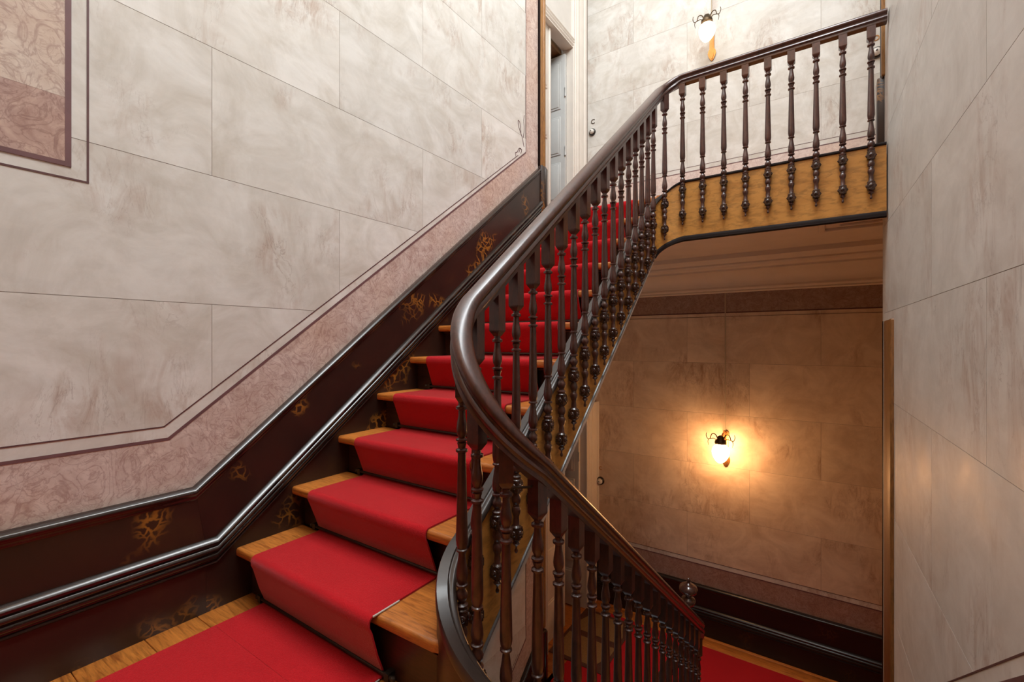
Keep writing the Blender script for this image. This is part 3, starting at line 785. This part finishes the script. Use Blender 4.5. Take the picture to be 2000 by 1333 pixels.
# stair rods
ordn = ['first', 'second', 'third', 'fourth', 'fifth', 'sixth', 'seventh', 'eighth', 'ninth', 'tenth', 'eleventh']
rod_src = None
for k in range(0, 11):
    y, z = nose(k); base = (Z1+RIS*(k-1) if k else 0)
    r = empty('stair_rod', (-1.48, y+.041, base+.022)); setp(r, 'thin dark metal stair rod at the foot of the %s riser' % ordn[k], 'stair rod', 'stair rods holding the red carpet')
    if rod_src is None:
        V, Fc = tube_geo([(-.395, 0, 0), (0, 0, 0), (.395, 0, 0)], .0065, 8)
        a = obj('rod', V, Fc, 'rod_metal', None, smooth=60); parts = [a]
        for s in (-1, 1):
            V, Fc = join_geo([box_geo(s*.378-.010, s*.378+.010, -.008, .024, -.013, .012), sphere_geo((s*.40, 0, 0), .010, 8, 6)])
            parts.append(obj('bracket', V, Fc, 'rod_metal', None))
        for q in parts: q.parent = r
        rod_src = parts
    else:
        for q in rod_src:
            c = q.copy(); C.objects.link(c); c.parent = r
# doormat on the lower floor
dm = empty('doormat', (-1.86, 4.16, ZL)); setp(dm, 'tan doormat with a dark cross band before the lower door', 'doormat')
def rotr(cx, cy, w, h_, ang):
    c, s = math.cos(ang), math.sin(ang); return [(cx+x*c-y*s, cy+x*s+y*c) for x, y in ((-w, -h_), (w, -h_), (w, h_), (-w, h_))]
zc = ZL+.0065
fm = lambda u, v, w: (u, v, w)
slab('mat_border', rotr(-1.86, 4.16, .27, .42, .0), zc, zc+.006, fm, 'mat_dark', dm)
slab('mat_field', [(-2.10, 4.0), (-2.02, 3.78), (-1.70, 3.78), (-1.62, 4.0), (-1.62, 4.12), (-2.10, 4.12)], zc+.006, zc+.009, fm, 'mat_tan', dm)
slab('mat_field', [(-2.10, 4.20), (-1.62, 4.20), (-1.62, 4.32), (-1.70, 4.54), (-2.02, 4.54), (-2.10, 4.32)], zc+.006, zc+.009, fm, 'mat_tan', dm)

# ================================================================ DOORS
def door(name, X, y0, y1, ytop, z0, zt, wall_end, label, upper):
    d = empty(name, (X, (y0+y1)/2, z0)); setp(d, label, kind='structure')
    mp = lambda u, v, w: (X+w, u, v)
    paint = 'door_paint'
    # wall pieces round the opening
    ztop = 7.4 if upper else 1.84
    box('wall_piece', X-.12, X, 3.405, y0-.14, z0, ztop, 'plaster', d)
    box('wall_piece', X-.12, X, y1+.30, YB, z0, ztop, 'plaster', d)
    box('wall_piece', X-.12, X, y0-.1395, y1+.2995, zt+.10, ztop, 'plaster', d)
    # jambs and architraves, fluted
    def arch(ya, yb, nm):
        pr = [(0, 0), (.022, .0), (.030, .03), (.030, .10), (.018, .13), (.030, .16), (.036, .22), (.024, .27), (.040, .33), (.040, .42), (.026, .47), (.034, .53), (.046, .62), (.046, .72), (.030, .78), (.050, .84), (.055, .93), (.042, 1.0), (-.12, 1.0), (-.12, 0)]
        V, Fc = [], []; n = len(pr)
        for z in (z0, ztop if upper else zt+.10):
            V += [(X+a, ya+(yb-ya)*b_, z) for a, b_ in pr]
        Fc = [tuple(range(n)), tuple(range(2*n-1, n-1, -1))]+[(j, (j+1) % n, n+(j+1) % n, n+j) for j in range(n)]
        obj(nm, V, Fc, paint, d, smooth=30)
    arch(y1, y1+.30, 'door_jamb'); arch(y0, y0-.14, 'door_jamb')
    HD = [(0, .10), (.030, .10), (.036, .09), (.026, .075), (.034, .06), (.024, .045), (.030, .03), (.018, .015), (.022, 0), (-.10, 0), (-.10, .10)]
    moulding('door_head', [(y0-.0, zt), (y1+.02, zt)], HD, mp, paint, d, 30)
    # closed leaf with raised panels
    ym = (y0+y1)/2
    lf = box('door_leaf', X-.075, X-.035, y0, ym+.004, z0+.012, zt, paint, d, .003)
    def panels(leaf, w, x_face, along, pos, mat):
        for za, zb in ((.12, .42), (.50, .92), (1.00, 1.42), (1.50, 2.02)):
            zb = min(zb, zt-z0-.08)
            if along == 'y':
                for rr, dp in ((0, .008), (.022, .014)):
                    box('panel', x_face-.001, x_face+dp, pos[0]+.055+rr, pos[1]-.055-rr, z0+za+rr, z0+zb-rr, mat, leaf, .005)
            else:
                for rr, dp in ((0, .008), (.022, .014)):
                    box('panel', pos[0]+.055+rr, pos[1]-.055-rr, x_face-dp, x_face+.001, z0+za+rr, z0+zb-rr, mat, leaf, .005)
    panels(lf, 0, X-.035, 'y', (y0, ym), paint)
    box('astragal', X-.038, X-.022, ym-.022, ym+.010, z0+.02, zt-.01, paint, lf, .006)
    # open leaf standing into the room beyond
    g = 'door_grey' if upper else 'door_paint'
    ol = box('door_leaf', X-.045-.52, X-.052, y1-.045, y1-.005, z0+.012, zt-.06, g, d, .003)
    panels(ol, 0, y1-.045, 'x', (X-.57, X-.05), g)
    for zz in (.30, .98, 1.62):
        V, Fc = lathe_geo([(.009, 0), (.011, .006), (.009, .012), (.009, .088), (.011, .094), (.009, .10)], 8, (X-.048, y1-.050, z0+zz)); obj('hinge', V, Fc, 'door_grey', ol, smooth=50)
    # vestibule seen through the gap
    box('vestibule_back', X-1.05, X-1.0, y0-.3, y1+.3, z0, zt+.4, 'dark_interior', d)
    box('vestibule_side', X-1.0, X-.125, y1+.02, y1+.06, z0, zt+.4, 'dark_interior', d)
    box('vestibule_side', X-1.0, X-.125, y0-.25, y0-.20, z0, zt+.4, 'dark_interior', d)
    box('vestibule_ceiling', X-1.0, X-.125, y0-.2, y1+.02, zt-.03, zt+.02, 'dark_interior', d)
    box('vestibule_floor', X-1.0, X-.0, y0-.2, y1+.02, z0-.03, z0+.001, 'pine', d)
    return d
door('door_1', -2.25, 3.62, 4.45, 4.24, ZU, 4.24, 4.80, 'white double door of the upper hall with one grey leaf open', True)
door('door_2', -2.15, 3.72, 4.58, .27, ZL, .27, 4.80, 'cream double door of the lower hall with one leaf open', False)

# ================================================================ WALL FITTINGS
def bell(x, z, label, r=.042):
    t = empty('bell_push', (x, YB-.005, z)); setp(t, label, 'bell push', 'round bell pushes on the back wall')
    def disc(prof, mat, nm):
        V, Fc = lathe_geo(prof, 24); V = [(x+a, YB-.0045-c, z+b_) for a, b_, c in V]
        return obj(nm, V, Fc, mat, t, smooth=50)
    disc([(r*1.0, 0), (r*1.0, .012), (r*.93, .020), (r*.80, .024), (r*.6, .024)], 'bakelite', 'base_ring')
    disc([(r*.70, .018), (r*.70, .026), (r*.62, .038), (r*.40, .047), (r*.16, .050), (.0005, .050)], 'porcelain', 'dome')
    disc([(r*.14, .049), (r*.14, .055), (.0005, .056)], 'bakelite', 'button')
    return t
bell(-2.178, 1.05+2.409, 'round bell push with black ring beside the upper door jamb', .040)
bell(.376, 1.05+2.408, 'round bell push with black ring under the letter D', .046)
bell(-2.079, 1.05-1.58, 'round bell push with black ring on the dim lower wall', .046)
def letter(ch, x, z, h_, label, mat):
    cu_ = bpy.data.curves.new('letter', 'FONT'); cu_.body = ch; cu_.size = h_*1.42; cu_.extrude = .002; cu_.align_x = 'CENTER'
    tmp = bpy.data.objects.new('tmp', cu_); C.objects.link(tmp)
    dg = bpy.context.evaluated_depsgraph_get(); dg.update()
    me = bpy.data.meshes.new_from_object(tmp.evaluated_get(dg)); bpy.data.objects.remove(tmp)
    me.materials.clear(); me.materials.append(MATS[mat])
    o = bpy.data.objects.new('door_letter', me); C.objects.link(o); o.location = (x, YB-.0072, z-h_/2); o.rotation_euler = (pi/2, 0, 0)
    setp(o, label, 'letter'); return o
letter('C', -2.172, 1.05+2.531, .052, 'small brass letter C above the upper left bell push', 'bronze')
letter('D', .376, 1.05+2.535, .045, 'small brass letter D above the upper right bell push', 'brass')
letter('C', -2.079, 1.05-1.435, .040, 'small brass letter C above the lower hall bell push', 'brass')

def sconce(x, z, shade_dx, shade_z, tilt, label, glass, platelen):
    t = empty('wall_sconce', (x, YB-.005, z)); setp(t, label, 'wall lamp', 'brass wall sconces on the back wall')
    yw = YB-.005
    # spade shaped back plate, z = its foot
    out = [(0, 0), (.014, .012), (.029, .040), (.038, .072), (.033, .100), (.023, .114), (.021, .20), (.024, platelen-.06), (.030, platelen-.04), (.022, platelen-.012), (0, platelen)]
    pl = [(a, b_) for a, b_ in out]+[(-a, b_) for a, b_ in reversed(out[1:-1])]
    slab('back_plate', [(x+a, z+b_) for a, b_ in pl], .004, .018, mpB, 'brass', t)
    inn = [(x+a*.55, z+.012+b_*.94) for a, b_ in pl]
    slab('plate_relief', inn, .018, .026, mpB, 'brass', t)
    sy = yw-.225; sx = x+shade_dx
    ct = Vector((sx, sy, shade_z))                     # centre of glass
    top = ct+Vector((0, 0, .115))
    arm = bez([(x, yw-.02, z+platelen*.62), (x-.004, yw-.055, z+platelen*.80), (x+shade_dx*.5, yw-.10, top.z+.055), (sx, sy, top.z+.02)], 8)
    V, Fc = tube_geo(arm, .009, 8); obj('arm', V, Fc, 'brass', t, smooth=60)
    V, Fc = lathe_geo([(.010, .055), (.026, .045), (.032, .022), (.048, .006), (.052, -.010), (.050, -.022), (.030, -.026)], 18, tuple(top)); obj('cap', V, Fc, 'bronze', t, smooth=50)
    egg = []
    for i in range(17):
        a = pi*i/16; rr = .074*math.sin(a)*(1+.24*math.cos(a)); egg.append((max(rr, .0006), .090*math.cos(a)))
    egg = egg[::-1]
    V, Fc = lathe_geo(egg, 24)
    R = Matrix.Rotation(tilt, 3, 'Y'); V = [tuple(R @ Vector(v)+ct) for v in V]
    sh = obj('glass_shade', V, Fc, glass, t, smooth=80)
    # wrought leaves curling off the cap
    for s, hh in ((-1, 1.0), (1, 1.0)):
        b0 = top+Vector((s*.02, 0, .01))
        c1 = bez([b0, b0+Vector((s*.025, 0, .05*hh)), b0+Vector((s*.055, -.005, .052*hh)), b0+Vector((s*.070, -.008, .010)), b0+Vector((s*.092, -.010, .006)), b0+Vector((s*.104, -.012, .035*hh)), b0+Vector((s*.100, -.012, .062*hh))], 7)
        V, Fc = tube_geo(c1, .0055, 7, [1-.5*i/len(c1) for i in range(len(c1))]); obj('scroll', V, Fc, 'bronze', t, smooth=60)
        c2 = bez([b0+Vector((s*.082, -.01, .004)), b0+Vector((s*.088, -.012, -.02)), b0+Vector((s*.082, -.012, -.055))], 6)
        V, Fc = tube_geo(c2, .0042, 6, [1-.6*i/len(c2) for i in range(len(c2))]); obj('scroll', V, Fc, 'bronze', t, smooth=60)
        c3 = bez([b0+Vector((s*.075, -.01, .006)), b0+Vector((s*.035, -.006, .014)), b0+Vector((s*.012, 0, -.015))], 6)
        V, Fc = tube_geo(c3, .004, 6); obj('scroll', V, Fc, 'bronze', t, smooth=60)
    return t
sconce(-.899, 1.05+2.783, -.004, 1.05+2.945, .10, 'brass wall sconce with glowing egg glass above the upper railing', 'lit_glass_pale', .36)
sconce(-.773, 1.05-1.222, -.010, 1.05-1.048, .06, 'brass wall sconce with glowing egg glass on the dim lower wall', 'lit_glass', .36)
def cable(x, z0, z1, label):
    o = box('lamp_cable', x-.005, x+.005, YB-.013, YB-.0045, z0, z1, 'cable', None, .002); setp(o, label, 'cable')
cable(-.903, 1.05+3.12, 7.4, 'thin cable running up the wall above the upper sconce')
cable(-.778, 1.05-.88, 1.527, 'thin cable running up the wall above the lower sconce')
# bent wire hook hanging at the lower left wall
V, Fc = tube_geo(bez([(-1.985, 2.62, -.62), (-1.97, 2.66, -.60), (-1.96, 2.80, -.55), (-1.955, 2.84, -.50)], 6)+[], .004, 6)
wh = obj('wire_hook', V, Fc, 'rod_metal', smooth=60); setp(wh, 'bent wire hook on the lower left wall under the stair string', 'hook')
